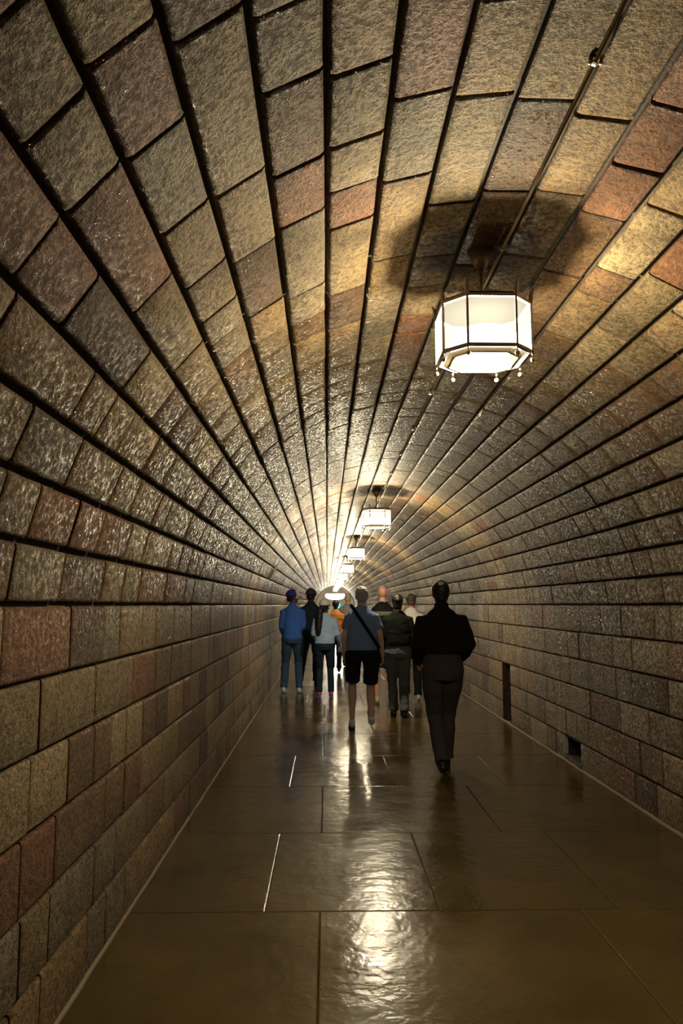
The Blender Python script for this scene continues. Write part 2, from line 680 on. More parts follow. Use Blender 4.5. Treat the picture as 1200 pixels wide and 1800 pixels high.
# ------------------------------------------------------------------ lanterns
IRON = plain('lantern_iron', (0.24, 0.20, 0.18), 0.42, metal=0.5, bump=0.2, bscale=120)  # lightened: the haze around the lamp is put into the iron's colour
PLATE = plain('lantern_plate', (0.004, 0.004, 0.0035), 0.9, spec=0.0)
KNOB = plain('lantern_knob', (0.62, 0.55, 0.38), 0.3, metal=0.3)
BULB, nt, b = new_mat('bulb_glow')  # for an added glowing ellipsoid that imitates the bulbs' burnt-out glare
N = nt.nodes
out = [n for n in N if n.type == 'OUTPUT_MATERIAL'][0]
tp = N.new('ShaderNodeBsdfTransparent')
em = N.new('ShaderNodeEmission'); em.inputs[0].default_value = (1.0, .94, .78, 1); em.inputs[1].default_value = 5.0
mx = N.new('ShaderNodeMixShader'); mx.inputs[0].default_value = 0.3
nt.links.new(tp.outputs[0], mx.inputs[1]); nt.links.new(em.outputs[0], mx.inputs[2]); nt.links.new(mx.outputs[0], out.inputs['Surface'])

gm, nt, b = new_mat('ribbed_glass')
N = nt.nodes; L_ = nt.links
out = [n for n in N if n.type == 'OUTPUT_MATERIAL'][0]
tc = N.new('ShaderNodeTexCoord')
tp = N.new('ShaderNodeBsdfTransparent'); tp.inputs[0].default_value = (1, .97, .88, 1)
tl = N.new('ShaderNodeBsdfTranslucent'); tl.inputs[0].default_value = (1, .97, .88, 1)
gl = N.new('ShaderNodeBsdfGlossy'); gl.inputs['Roughness'].default_value = .2
em = N.new('ShaderNodeEmission'); em.inputs[0].default_value = (1.0, .93, .74, 1); em.inputs[1].default_value = 0.36
mx = N.new('ShaderNodeMixShader'); mx.inputs[0].default_value = 0.004
mx2 = N.new('ShaderNodeMixShader'); mx2.inputs[0].default_value = 0.006
ad = N.new('ShaderNodeAddShader')
L_.new(tp.outputs[0], mx.inputs[1]); L_.new(tl.outputs[0], mx.inputs[2])
L_.new(mx.outputs[0], mx2.inputs[1]); L_.new(gl.outputs[0], mx2.inputs[2])
L_.new(mx2.outputs[0], ad.inputs[0]); L_.new(em.outputs[0], ad.inputs[1])
L_.new(ad.outputs[0], out.inputs['Surface'])
GLASS = gm

HW, HC = 0.19, 0.102            # half width, half of the long face
OCT = [(-HC, -HW), (HC, -HW), (HW, -HC), (HW, HC), (HC, HW), (-HC, HW), (-HW, HC), (-HW, -HC)]
ZB, ZT = -0.098, 0.115          # bottom and top rim about the lantern's centre
LZ = 2.715
ZC = ZS + R                     # crown height


def octring(mb, z0, z1, k0, k1, t):
    """thin frame ring following the octagon, outer scale k, thickness t inwards"""
    vs = []
    for (k, z) in ((k0, z0), (k1, z1)):
        for x, y in OCT: vs.append((x * k, y * k, z))
        for x, y in OCT: vs.append((x * (k - t), y * (k - t), z))
    fs = []
    for i in range(8):
        j = (i + 1) % 8
        fs += [(i, j, 16 + j, 16 + i), (8 + j, 8 + i, 24 + i, 24 + j), (16 + i, 16 + j, 24 + j, 24 + i), (j, i, 8 + i, 8 + j)]
    mb.add(vs, fs)


def build_lantern():
    r = bpy.data.objects.new('hanging_lantern', None)
    COL.objects.link(r)
    m = MB(); octring(m, ZT - .004, ZT + .010, 1.01, 1.01, .07); m.build('top_frame', IRON, r)
    m = MB(); octring(m, ZB - .006, ZB + .006, 1.01, 1.01, .07); m.build('bottom_frame', IRON, r)
    # opaque lid
    m = MB()
    m.add([(x * .99, y * .99, ZT + .004) for x, y in OCT] + [(x * .93, y * .93, ZT + .022) for x, y in OCT] + [(x * .16, y * .16, ZT + .045) for x, y in OCT],
          [tuple(range(8))[::-1]] + [(q * 8 + i, q * 8 + (i + 1) % 8, q * 8 + 8 + (i + 1) % 8, q * 8 + 8 + i) for q in (0, 1) for i in range(8)] + [tuple(range(16, 24))])
    m.build('lid', PLATE, r)
    for i in range(8):
        x0, y0 = OCT[i]
        x1, y1 = OCT[(i + 1) % 8]
        # ribbed pane: fine vertical corrugation
        d = Vector((x1 - x0, y1 - y0, 0)); Ln = d.length; d.normalize()
        nr = Vector((d.y, -d.x, 0))
        k = max(8, int(Ln / 0.0065))
        vs, fs = [], []
        for q in range(k + 1):
            p = Vector((x0, y0, 0)) + d * (.006 + (Ln - .012) * q / k) + nr * (.0012 if q % 2 else -.0012) - nr * .002
            vs += [(p.x, p.y, ZB + .006), (p.x, p.y, ZT - .004)]
            if q: fs.append((2 * q - 2, 2 * q, 2 * q + 1, 2 * q - 1))
        mesh_obj('glass_pane', vs, fs, GLASS, r)
        # corner upright with a horn curling outwards on top
        o = Vector((x0, y0, 0)); od = o.normalized()
        m = MB()
        m.box((x0 - .0045, y0 - .0045, ZB - .012), (x0 + .0045, y0 + .0045, ZT + .012))
        m.tube([o + Vector((0, 0, ZT + .008)), o + od * .001 + Vector((0, 0, ZT + .030)), o + od * .006 + Vector((0, 0, ZT + .052)), o + od * .018 + Vector((0, 0, ZT + .072))],
               [.0085, .0105, .008, .0015], n=6)
        m.build('upright', IRON, r, False)
        m = MB()
        m.tube([o + Vector((0, 0, ZB - .008)), o + Vector((0, 0, ZB - .026))], [.0035, .0035], n=6)
        m.ball(o + Vector((0, 0, ZB - .036)), .011, n=10, m=6)
        m.build('knob', KNOB, r, True)
    # inward skirt and the bright disc that closes the bottom
    m = MB(); octring(m, ZB - .004, ZB - .018, .86, .78, .06); m.build('bottom_skirt', KNOB, r)
    m = MB()
    m.add([(x * .80, y * .80, ZB - .014) for x, y in OCT], [tuple(range(8))])
    m.build('bottom_glass', GLASS, r)
    m = MB()
    m.ball((0, 0, -.026), (.152, .152, .072), n=24, m=12)  # added ellipsoid, sized to the burnt-out glow in the lantern
    m.build('bulb_glow', BULB, r, True)
    rodtop = ZC - LZ
    m = MB(); m.tube([(0, 0, ZT + .04), (0, 0, rodtop - .09)], [.007, .007], n=8); m.build('rod', IRON, r, True)
    m = MB(); m.tube([(0, 0, rodtop - .10), (0, 0, rodtop - .07), (0, 0, rodtop - .004)], [.012, .030, .062], n=16); m.build('canopy', IRON, r, True)
    ld = bpy.data.lights.new('lantern_light', 'POINT')
    ld.energy = LAMP_W
    ld.color = LAMP_COL
    ld.shadow_soft_size = 0.045
    lo = bpy.data.objects.new('lantern_light', ld)
    COL.objects.link(lo)
    lo.parent = r
    lo.location = (0, 0, -.055)
    return r


first = build_lantern()
LAMP_Y0, LAMP_D = 3.13, 7.0
ordn = ['nearest and largest', 'second in the row from the nearest', 'third in the row from the nearest', 'fourth in the row from the nearest',
        'fifth in the row from the nearest', 'sixth in the row from the nearest', 'seventh in the row from the nearest', 'eighth in the row, next to last', 'ninth in the row, last before the lobby']
ys = [LAMP_Y0 + LAMP_D * i for i in range(9)]
if ys[-1] > Y1 - 1: ys = ys[:-1]
lamps = [first]
ch = list(first.children)
for i, yv in enumerate(ys):
    if i == 0:
        r = first
    else:
        r = first.copy(); COL.objects.link(r)
        for c in ch:
            q = c.copy(); COL.objects.link(q); q.parent = r
    r.location = (CX - .005, yv, LZ)
    tag(r, 'glowing octagonal iron lantern hung from the vault, ' + ordn[i], 'lantern', 'lanterns hung along the tunnel vault')
# ------------------------------------------------------------------ conduit along the crown
PIPE = plain('conduit_metal', (0.62, 0.56, 0.44), 0.28, metal=0.8)
sx = 0.775
pz = ZS + math.sqrt((R - 0.010) ** 2 - (sx - CX) ** 2)
m = MB(); m.tube([(0, Y0, 0), (0, Y1 - .1, 0)], [.0065, .0065], n=8)
con = tag(m.build('conduit', PIPE, None, True, loc=(sx, 0, pz)), 'thin shiny metal conduit running along the crown of the vault', 'conduit')
yy = 1.95
while yy < 40:
    m = MB()
    m.box((-.022, yy - .012, .004), (.022, yy + .012, .012))
    m.ball((-.016, yy, -.002), .008, n=8, m=5); m.ball((.016, yy, -.002), .008, n=8, m=5)
    m.tube([(-.012, yy, .006), (-.009, yy, -.006), (0, yy, -.010), (.009, yy, -.006), (.012, yy, .006)], [(.002, .009)] * 5, n=6)
    m.build('clip', PIPE, con)
    yy += 1.13

# small white bar on the left vault
p, nn = prof(ZS + R * math.radians(22.0), -0.012)
m = MB(); m.tube([(0, 0, -.10), (0, 0, .10)], [.011, .011], n=10)
for s_ in (-1, 1): m.box((-.014, -.014, s_ * .10 - .012), (.014, .014, s_ * .10 + .012))
bar = m.build('wall_bar', plain('bar_white', (.85, .83, .74), .35), None, False)
bar.location = (p.x + nn.x * .004, 12.1, p.z)
bar.rotation_euler = (0, math.radians(22), 0)
tag(bar, 'short white bar fixed to the left side of the vault', 'sensor')

# ------------------------------------------------------------------ people
SKIN = plain('skin_light', (0.66, 0.46, 0.40), 0.55, var=.06)
SKINP = plain('skin_pink', (0.62, 0.33, 0.25), 0.5, var=.06)
SKIND = plain('skin_brown', (0.16, 0.085, 0.055), 0.5, var=.06)


def cloth(name, c, rough=.85): return plain(name, c, rough, bump=.5, bscale=220, var=.15, spec=.25 if max(c) > .03 else .08)


def person(name_label, x, y, H, skin, top, legs, shoes, pose, voxel=.009, head_yaw=0.0, head_nod=0.0, hair=None, extra=None, group=None, seed=1, rotz=0.0, bulk=1.0, sole=None):
    """figure faces +Y; pose: dict of joints in metres for a 1.78 m figure"""
    k = H / 1.78
    S = lambda p: Vector(p) * k
    root_loc = Vector((x, y, 0))
    hipz = pose.get('hipz', .92)
    sway = pose.get('sway', 0.0)
    lean = pose.get('lean', .02)
    hw = pose.get('hw', .095)
    hips = {-1: Vector((-hw + sway, 0, hipz)), 1: Vector((hw + sway, 0, hipz))}
    shz = hipz + .53
    sw = pose.get('sw', .158) * bulk
    sh = {s: Vector((s * sw, lean, shz - .048)) for s in (-1, 1)}
    ank = {-1: Vector(pose['la']), 1: Vector(pose['ra'])}
    fp = {-1: pose.get('lf', 0.0), 1: pose.get('rf', 0.0)}
    knee = {}
    for s in (-1, 1):
        a, c = hips[s], ank[s]
        d = c - a
        Ln = d.length
        l1, l2 = .43, .425
        Ln2 = min(Ln, l1 + l2 - .004)
        if Ln > Ln2: c = a + d.normalized() * Ln2
        t = (l1 * l1 - l2 * l2 + Ln2 * Ln2) / (2 * Ln2)
        hgt = math.sqrt(max(0, l1 * l1 - t * t))
        dn = d.normalized()
        f = Vector((0, 1, 0)); f = (f - dn * f.dot(dn)).normalized()
        knee[s] = a + dn * t + f * hgt
    elb = {-1: Vector(pose['le']), 1: Vector(pose['re'])}
    wri = {-1: Vector(pose['lw']), 1: Vector(pose['rw'])}
    hc = Vector((0, lean + .045, shz + .205))        # head centre
    RH = Matrix.Rotation(head_yaw, 3, 'Z') @ Matrix.Rotation(-head_nod, 3, 'X')
    hp = lambda p: S(hc + RH @ Vector(p))

    b = MB()
    # torso
    b.tube([S(p) for p in ((sway, 0, hipz + .04), (sway, 0, hipz + .07), (sway * .7, .005, hipz + .14), (sway * .3, lean, hipz + .30), (0, lean, shz - .06), (0, lean, shz + .02), (0, lean, shz + .06))],
           [(.13 * k, .09 * k), (.145 * k, .10 * k), (.145 * bulk * k, .10 * k), (.165 * bulk * k, .11 * k), (.155 * bulk * k, .095 * k), (.09 * bulk * k, .07 * k), (.055 * k, .055 * k)], n=20, flat=False)
    b.tube([S((0, lean, shz + .02)), S((0, lean + .02, shz + .09)), S(hc - Vector((0, .01, .05)))], [.062 * k, .056 * k, .055 * k], flat=False)
    # head: skull, jaw, nose, brow, ears, lips
    b.ball(hp((0, -.012, .022)), (.076 * k, .096 * k, .098 * k), RH)
    b.ball(hp((0, .022, -.05)), (.056 * k, .066 * k, .066 * k), RH)
    b.ball(hp((0, .062, -.088)), (.026 * k, .026 * k, .020 * k), RH)
    b.tube([hp((0, .086, .012)), hp((0, .104, -.026)), hp((0, .100, -.034))], [.008 * k, .014 * k, .012 * k], n=8, flat=False)
    for s in (-1, 1):
        b.ball(hp((s * .076, -.004, -.012)), (.009 * k, .020 * k, .031 * k), RH, n=10, m=7)
        b.ball(hp((s * .032, .074, .026)), (.022 * k, .014 * k, .009 * k), RH, n=8, m=6)
        b.ball(hp((s * .040, .060, -.03)), (.022 * k, .022 * k, .022 * k), RH, n=8, m=6)
    b.ball(hp((0, .086, -.058)), (.024 * k, .010 * k, .006 * k), RH, n=8, m=6)
    b.ball(hp((0, .083, -.070)), (.020 * k, .010 * k, .006 * k), RH, n=8, m=6)
    for s in (-1, 1):
        b.tube([S(sh[s] + Vector((-s * .04, 0, -.005))), S(sh[s]), S(sh[s].lerp(elb[s], .4)), S(elb[s]), S(elb[s].lerp(wri[s], .3)), S(wri[s])],
               [.048 * k, .052 * k, .046 * k, .038 * k, .039 * k, .027 * k], n=12, flat=False)
        # hand: palm, four fingers, thumb
        fd = (wri[s] - elb[s]).normalized()
        inn = Vector((-s, 0, 0)); inn = (inn - fd * inn.dot(fd))
        if inn.length < .2: inn = Vector((0, 0, -1)) - fd * fd.z * -1
        inn.normalize()
        fwd = fd.cross(inn) * (1 if fd.cross(inn).y > 0 or abs(fd.cross(inn).y) < .1 else -1)
        w0 = wri[s]
        b.tube([S(w0 - fd * .01), S(w0 + fd * .035), S(w0 + fd * .085)], [(.022 * k, .028 * k), (.016 * k, .040 * k), (.014 * k, .041 * k)], n=10, up=fwd, flat=False)
        for q in range(4):
            bo = w0 + fd * .082 + fwd * (.030 - .020 * q)
            ln = (.066, .075, .070, .055)[q]
            b.tube([S(bo - fd * .02), S(bo), S(bo + fd * ln * .45 + inn * .008), S(bo + fd * ln * .8 + inn * .026), S(bo + fd * ln * .95 + inn * .042)],
                   [.0085 * k, .009 * k, .0085 * k, .0078 * k, .007 * k], n=7, flat=False)
        tb = w0 + fd * .03 + fwd * .030
        b.tube([S(tb - fwd * .012), S(tb + fwd * .016 + fd * .022), S(tb + fwd * .024 + fd * .05 + inn * .012), S(tb + fwd * .022 + fd * .07 + inn * .024)],
               [.012 * k, .011 * k, .0095 * k, .008 * k], n=7, flat=False)
    for s in (-1, 1):
        a, kn, c = hips[s], knee[s], ank[s]
        b.tube([S(a + Vector((0, 0, .03))), S(a.lerp(kn, .3)), S(a.lerp(kn, .8)), S(kn), S(kn.lerp(c, .3) + Vector((0, -.012, 0))), S(kn.lerp(c, .65)), S(c + (kn - c) * .04)],
               [.070 * k, .080 * k, .058 * k, .053 * k, .055 * k, .040 * k, .033 * k], n=12, flat=False)
        an = -fp[s]
        Rf = Matrix.Rotation(an, 3, 'X')
        b.tube([S(c + Rf @ Vector((0, -.03, -.045))), S(c + Rf @ Vector((0, .05, -.045))), S(c + Rf @ Vector((0, .13, -.058)))], [.028 * k, .031 * k, .02 * k], n=8, flat=False)
    body = b.remesh('person', skin, min(voxel, .0085), loc=root_loc, iters=2)
    body.rotation_euler = (0, 0, rotz)
    tag(body, name_label, 'person', group)
    # eyes
    for s in (-1, 1):
        e = MB(); e.ball(hp((s * .031, .0725, .008)), (.012 * k, .011 * k, .009 * k), RH, n=10, m=7)
        e.build('eye', EYE, body, True)
    # trousers / shorts
    t = MB()
    lm, lt = legs['mat'], legs.get('end', 1.0)
    lw = legs.get('width', 1.0)
    t.tube([S(p) for p in ((sway, 0, hipz - .07), (sway, 0, hipz), (sway * .8, 0, hipz + .10), (sway * .7, .003, hipz + .17))],
           [(.165 * lw * k, .118 * k), (.184 * lw * k, .135 * k), (.170 * bulk * lw * k, .122 * k), (.160 * bulk * k, .118 * k)], n=20, flat=True)
    for s in (-1, 1):
        a, kn, c = hips[s], knee[s], ank[s]
        if lt >= 1:
            pts = [a + Vector((0, 0, .04)), a.lerp(kn, .35), a.lerp(kn, .8), kn, kn.lerp(c, .4) + Vector((0, -.01, 0)), kn.lerp(c, .8), c + Vector((0, -.005, -.01))]
            rr = [.102 * lw, .098 * lw, .078 * lw, .072 * lw, .069 * lw, .063 * lw, .066 * lw]
        else:
            e = a.lerp(kn, lt)
            pts = [a + Vector((0, 0, .04)), a.lerp(kn, lt * .5), e]
            rr = [.100 * lw, .098 * lw, .094 * lw]
        t.tube([S(p) for p in pts], [q * k for q in rr], n=14, flat=True)
    tr_ = t.remesh(legs.get('name', 'trousers'), lm, voxel, body, fold=.009, fscale=7, seed=seed)
    # top
    t = MB()
    th = top.get('hem', .06)
    tb = top.get('bulk', 1.0) * bulk
    t.tube([S(p) for p in ((sway, 0, hipz + th), (sway * .8, .0, hipz + max(th + .03, .16)), (sway * .3, lean, hipz + .30), (0, lean, shz - .13), (0, lean, shz - .04), (0, lean, shz + .03), (0, lean + .01, shz + .08))],
           [(.176 * tb * k, .135 * k), (.178 * tb * k, .137 * k), (.180 * tb * k, .138 * k), (.182 * tb * k, .130 * k), (.158 * tb * k, .110 * k), (.105 * tb * k, .082 * k), (.064 * k, .062 * k)], n=24, flat=True)
    for s in (-1, 1):
        sl = top.get('sleeve', 1.0)
        aw = top.get('arm', 1.0)
        if sl >= 1:
            pts = [sh[s] + Vector((-s * .05, 0, .005)), sh[s] + Vector((0, 0, -.008)), sh[s].lerp(elb[s], .5), elb[s], elb[s].lerp(wri[s], .5), wri[s]]
            rr = [.058, .064 * aw, .062 * aw, .057 * aw, .054 * aw, .040 * aw]
        else:
            pts = [sh[s] + Vector((-s * .05, 0, .005)), sh[s] + Vector((0, 0, -.008)), sh[s].lerp(elb[s], sl)]
            rr = [.056, .062, .066]
        t.tube([S(p) for p in pts], [q * k for q in rr], n=14, flat=(sl < 1))
    if top.get('collar'):
        t.tube([S((0, lean + .01, shz + .05)), S((0, lean + .02, shz + top['collar']))], [.074 * k, .068 * k], n=16)
    tp_ = t.remesh(top.get('name', 'shirt'), top['mat'], voxel, body, fold=.010, fscale=6, seed=seed + 3)
    # shoes
    for s in (-1, 1):
        c = ank[s]
        Rf = Matrix.Rotation(-fp[s], 3, 'X')
        q = MB()
        up = Rf @ Vector((0, 0, 1))
        q.tube([S(c + Rf @ Vector((0, -.045, -.045))), S(c + Rf @ Vector((0, .02, -.040))), S(c + Rf @ Vector((0, .10, -.052))), S(c + Rf @ Vector((s * .006, .17, -.062)))],
               [(.036 * k, .040 * k), (.040 * k, .042 * k), (.046 * k, .030 * k), (.036 * k, .018 * k)], n=12, up=up, flat=False)
        q.tube([S(c + Rf @ Vector((0, -.01, -.03))), S(c + Rf @ Vector((0, -.012, .012)))], [.040 * k, .038 * k], n=12)
        so = q.remesh('shoe', shoes, .007, body, iters=3)
        q = MB()
        q.tube([S(c + Rf @ Vector((0, -.05, -.080))), S(c + Rf @ Vector((0, .02, -.080))), S(c + Rf @ Vector((0, .10, -.082))), S(c + Rf @ Vector((s * .006, .175, -.080)))],
               [(.034 * k, .009 * k), (.038 * k, .009 * k), (.048 * k, .008 * k), (.034 * k, .008 * k)], n=12, up=up, flat=False)
        sm_ = q.build('sole', sole or SOLE, so, True)
    # hair
    if hair:
        q = MB()
        st = hair['style']
        if st in ('short', 'bald_crown', 'bun', 'ponytail'):
            q.ball(hp((0, -.020, .030)), (.084 * k, .101 * k, .098 * k), RH, n=20, m=14)
            q.ball(hp((0, -.052, -.025)), (.070 * k, .060 * k, .070 * k), RH, n=16, m=10)
            if st == 'bun':
                q.ball(hp((0, -.125, .03)), (.045 * k, .038 * k, .042 * k), RH)
                q.ball(hp((0, -.06, -.06)), (.065 * k, .05 * k, .06 * k), RH)
            if st == 'ponytail':
                pts = [hp((.0, -.09, .0)), hp((-.02, -.15, -.07)), hp((-.03, -.17, -.20)), hp((-.035, -.17, -.38)), hp((-.03, -.165, -.52)), hp((-.02, -.16, -.60))]
                q.tube(pts, [.045 * k, .060 * k, .072 * k, .070 * k, .055 * k, .018 * k], n=12, flat=False)
                q.ball(hp((0, -.06, -.06)), (.075 * k, .05 * k, .08 * k), RH)
            ho = q.remesh('hair', hair['mat'], .008, body, fold=.006, fscale=30, seed=seed)
            # cut the hair away from the face (and from the crown when thinning)
            me = ho.data
            import bmesh
            bm = bmesh.new(); bm.from_mesh(me)
            kill = []
            inv = RH.inverted()
            for v in bm.verts:
                l = inv @ (v.co / k - hc)
                if st == 'ponytail' and l.y < -.06: continue
                if l.y > .030 + max(0, l.z - .05) * .9 or (l.y > .0 and l.z < -.0) or l.z < -.078 and st in ('short', 'bald_crown'):
                    kill.append(v)
                elif st == 'bald_crown' and (Vector((l.x, (l.y + .055) * .9, 0)).length < .036) and l.z > .06:
                    kill.append(v)
            bmesh.ops.delete(bm, geom=kill, context='VERTS')
            bm.to_mesh(me); bm.free()
            so_ = ho.modifiers.new('thickness', 'SOLIDIFY'); so_.thickness = .008; so_.offset = -1
        if 'cap' in hair:
            q = MB()
            q.ball(hp((0, -.014, .044)), (.099 * k, .120 * k, .104 * k), RH, n=20, m=14)
            co = q.build('cap', hair['cap'], body, True)
            import bmesh
            bm = bmesh.new(); bm.from_mesh(co.data)
            inv = RH.inverted()
            bmesh.ops.delete(bm, geom=[v for v in bm.verts if (inv @ (v.co / k - hc)).z < .014], context='VERTS')
            bm.to_mesh(co.data); bm.free()
            so_ = co.modifiers.new('thickness', 'SOLIDIFY'); so_.thickness = .006
            if hair.get('front'):
                q = MB(); q.ball(hp((0, .046, .054)), (.090 * k, .080 * k, .092 * k), RH, n=16, m=10)
                fo = q.build('cap_front', hair['front'], co, True); fo['label'] = 'white front panel'
            q = MB()
            q.tube([hp((0, .07, .028)), hp((0, .125, .020)), hp((0, .165, .010))], [(.070 * k, .006 * k), (.066 * k, .006 * k), (.040 * k, .005 * k)], n=14, up=RH @ Vector((0, 0, 1)), flat=False)
            q.build('brim', hair['cap'], co, True)
    if extra: extra(body, k, S, hp, dict(sh=sh, elb=elb, wri=wri, shz=shz, hipz=hipz, lean=lean))
    return body


EYE = plain('eye_dark', (0.03, 0.02, 0.015), 0.15, var=0)
SOLE = plain('shoe_sole', (0.05, 0.05, 0.05), 0.8)
WSOLE = plain('shoe_sole_white', (0.75, 0.75, 0.8), 0.6)
BLK = cloth('black_fabric', (0.010, 0.011, 0.012))
BLK2 = cloth('black_knit', (0.009, 0.011, 0.010))
NAVY = cloth('navy_fabric', (0.03, 0.045, 0.085))
BROWNGREY = cloth('charcoal_brown_trousers', (0.045, 0.037, 0.037))
GREYJ = cloth('grey_jeans', (0.10, 0.12, 0.14))
DENIM = cloth('dark_denim', (0.05, 0.10, 0.20))
DENIM2 = cloth('near_black_denim', (0.018, 0.030, 0.060))
BLUEJ = cloth('royal_blue_jacket', (0.07, 0.21, 0.80))
SKY = cloth('pale_blue_top', (0.42, 0.60, 1.0))
TEE = cloth('slate_blue_tee', (0.16, 0.27, 0.54))
WHT = cloth('white_cotton', (0.92, 0.91, 0.88))
SHORTS = cloth('ink_blue_shorts', (0.012, 0.016, 0.026))
HBLK = plain('hair_black', (0.010, 0.009, 0.008), .45, bump=.6, bscale=200)
HBRN = plain('hair_brown_grey', (0.10, 0.075, 0.05), .5, bump=.6, bscale=200)
HGRY = plain('hair_grey', (0.30, 0.34, 0.42), .6, bump=.6, bscale=200)
CAPB = cloth('cap_blue', (0.04, 0.05, 0.42))
CAPW = cloth('cap_white', (0.88, 0.94, 1.0))
CAPP = cloth('cap_plum', (0.08, 0.05, 0.11))
SHW = plain('shoe_white', (0.70, 0.75, 0.90), .5)
SHB = plain('shoe_black', (0.010, 0.010, 0.010), .4)
SHP = plain('shoe_pink', (0.45, 0.07, 0.30), .5)
SHG = plain('shoe_grey_white', (0.42, 0.40, 0.36), .6)


def at(px, foot_y):
    """place from the photograph's foot row"""
    d = foot_y - 1063.0
    return (px - 574.0) / d * H_EYE, 1300.0 * H_EYE / d


# 1  man in black jacket, nearest, walking
x, y = at(775, 1345)
person('man in black jacket and dark trousers walking away, nearest figure on the right', x, y, 1.80, SKIN,
       dict(mat=BLK, name='jacket', hem=.18, bulk=1.12, arm=1.3, collar=.115),
       dict(mat=BROWNGREY, width=1.06), SHB,
       dict(la=(-.035, -.12, .12), lf=-.30, ra=(.055, .22, .095), rf=.0, hipz=.90, le=(-.215, -.05, 1.15), lw=(-.21, .14, 1.00), re=(.235, -.05, 1.16), rw=(.20, .15, 1.03)),
       voxel=.009, hair=dict(style='bald_crown', mat=HBLK), seed=1, bulk=1.06, head_nod=-.12)

# 2  man in slate blue t-shirt
x, y = at(636, 1275)


def strap(body, k, S, hp, J):
    m = MB()
    c = Vector((.035, J['lean'] * .5, 1.26)); u = Vector((.175, 0, -.265))
    pts = []
    for i in range(37):
        a = 2 * math.pi * i / 36
        pts.append(S(c + u * math.cos(a) * 1.02 + Vector((0, .152, 0)) * math.sin(a)))
    vs, fs = [], []
    wd = Vector((.265, 0, .175)).normalized() * .020
    for i, p in enumerate(pts):
        out_ = (p - S(c)).normalized() * .006
        for q in (p - wd + out_, p + wd + out_, p + wd - out_, p - wd - out_): vs.append(q)
        if i:
            a, b_ = (i - 1) * 4, i * 4
            for e in range(4): fs.append((a + e, a + (e + 1) % 4, b_ + (e + 1) % 4, b_ + e))
    st = mesh_obj('shoulder_strap', vs, fs, BLK, body, True)
    m = MB(); m.tube([S((.20, .12, 1.02)), S((.20, .12, .88))], [(.075, .045)] * 2, n=16, flat=False, power=3.5)
    m.build('waist_bag', BLK, body, True)
    for s, z0 in ((-1, 0), (1, 0)):
        pass


def socks(body, la, ra, k, mat, kn=.0):
    pass


pose2 = dict(hw=.112, la=(-.125, .10, .095), lf=.05, ra=(.10, -.20, .18), rf=-1.05, hipz=.90, le=(-.225, .0, 1.13), lw=(-.215, .10, .90), re=(.225, -.03, 1.13), rw=(.255, .06, .90))
person('grey-haired man in slate blue t-shirt and black shorts with a diagonal shoulder strap', x, y, 1.80, SKIN,
       dict(mat=TEE, name='t_shirt', hem=.07, sleeve=.66, bulk=1.06), dict(mat=SHORTS, end=.82, name='shorts', width=1.02), SHW, pose2,
       voxel=.009, hair=dict(style='short', mat=HGRY), extra=strap, seed=2, bulk=1.04, sole=SOLE)

# 3  black top, grey jeans
x, y = at(698, 1255)
person('person with dark tied-up hair in black top and grey jeans', x, y, 1.70, SKIN,
       dict(mat=BLK2, name='top', hem=.10, bulk=1.16, arm=1.15), dict(mat=GREYJ, width=1.05), SHB,
       dict(la=(-.06, .10, .095), ra=(.075, -.06, .10), rf=-.2, le=(-.215, .0, 1.15), lw=(-.17, .19, 1.02), re=(.22, .0, 1.15), rw=(.18, .18, 1.0)),
       voxel=.010, hair=dict(style='bun', mat=HBLK), seed=3)

# 4  bald man with phone
x, y = at(672, 1233)


def band(body, k, S, hp, J):
    m = MB()
    z = J['shz'] - .10
    vs, fs = [], []
    for i in range(25):
        a = 2 * math.pi * i / 24
        for dz, off in ((-.035, 0), (.035, 0)):
            vs.append(S((.222 * math.cos(a) * (1 if dz < 0 else .985), J['lean'] + .148 * math.sin(a) * (1 if dz < 0 else .95), z + dz)))
        if i:
            fs.append((2 * i - 2, 2 * i, 2 * i + 1, 2 * i - 1))
    o = mesh_obj('chest_band', vs, fs, cloth('grey_band', (.13, .125, .09)), body, True)
    o.modifiers.new('thickness', 'SOLIDIFY').thickness = .006
    o['label'] = 'grey band across the back'


bm_ = person('bald man in black shirt with a grey band across the shoulders, raising a phone', x, y, 1.85, SKINP,
             dict(mat=BLK, name='shirt', hem=.06, sleeve=.6, bulk=1.1), dict(mat=BLK, end=.9, name='shorts', width=1.1), SHG,
             dict(la=(-.09, .08, .095), ra=(.09, -.05, .10), rf=-.15, le=(-.27, .0, 1.16), lw=(-.25, .12, .93), re=(.25, .19, 1.28), rw=(.14, .36, 1.46)),
             voxel=.010, hair=None, extra=band, seed=4, sole=WSOLE)


def phone(loc, label, screen, rot=(0, 0, 0)):
    m = MB(); m.tube([(0, -.004, 0), (0, .004, 0)], [(.037, .075)] * 2, n=28, up=Vector((0, 0, 1)), power=7)
    p = m.build('phone', plain('phone_body', (.02, .02, .022), .3), None, False, loc=loc)
    p.rotation_euler = rot
    m = MB(); m.box((-.032, -.0050, -.068), (.032, -.0042, .068))
    m.build('screen', screen, p)
    m = MB(); m.tube([(.018, .0042, .055), (.018, .006, .055)], [.008, .008], n=12, up=Vector((0, 0, 1)))
    m.build('camera_bump', SHB, p)
    return tag(p, label, 'phone')


phone((x + .165 * 1.04, y + .49 * 1.04, 1.575 * 1.04), 'dark phone held up in the hand of the bald man', emis('screen_dim', (.10, .08, .09), .25), (.1, 0, 0))

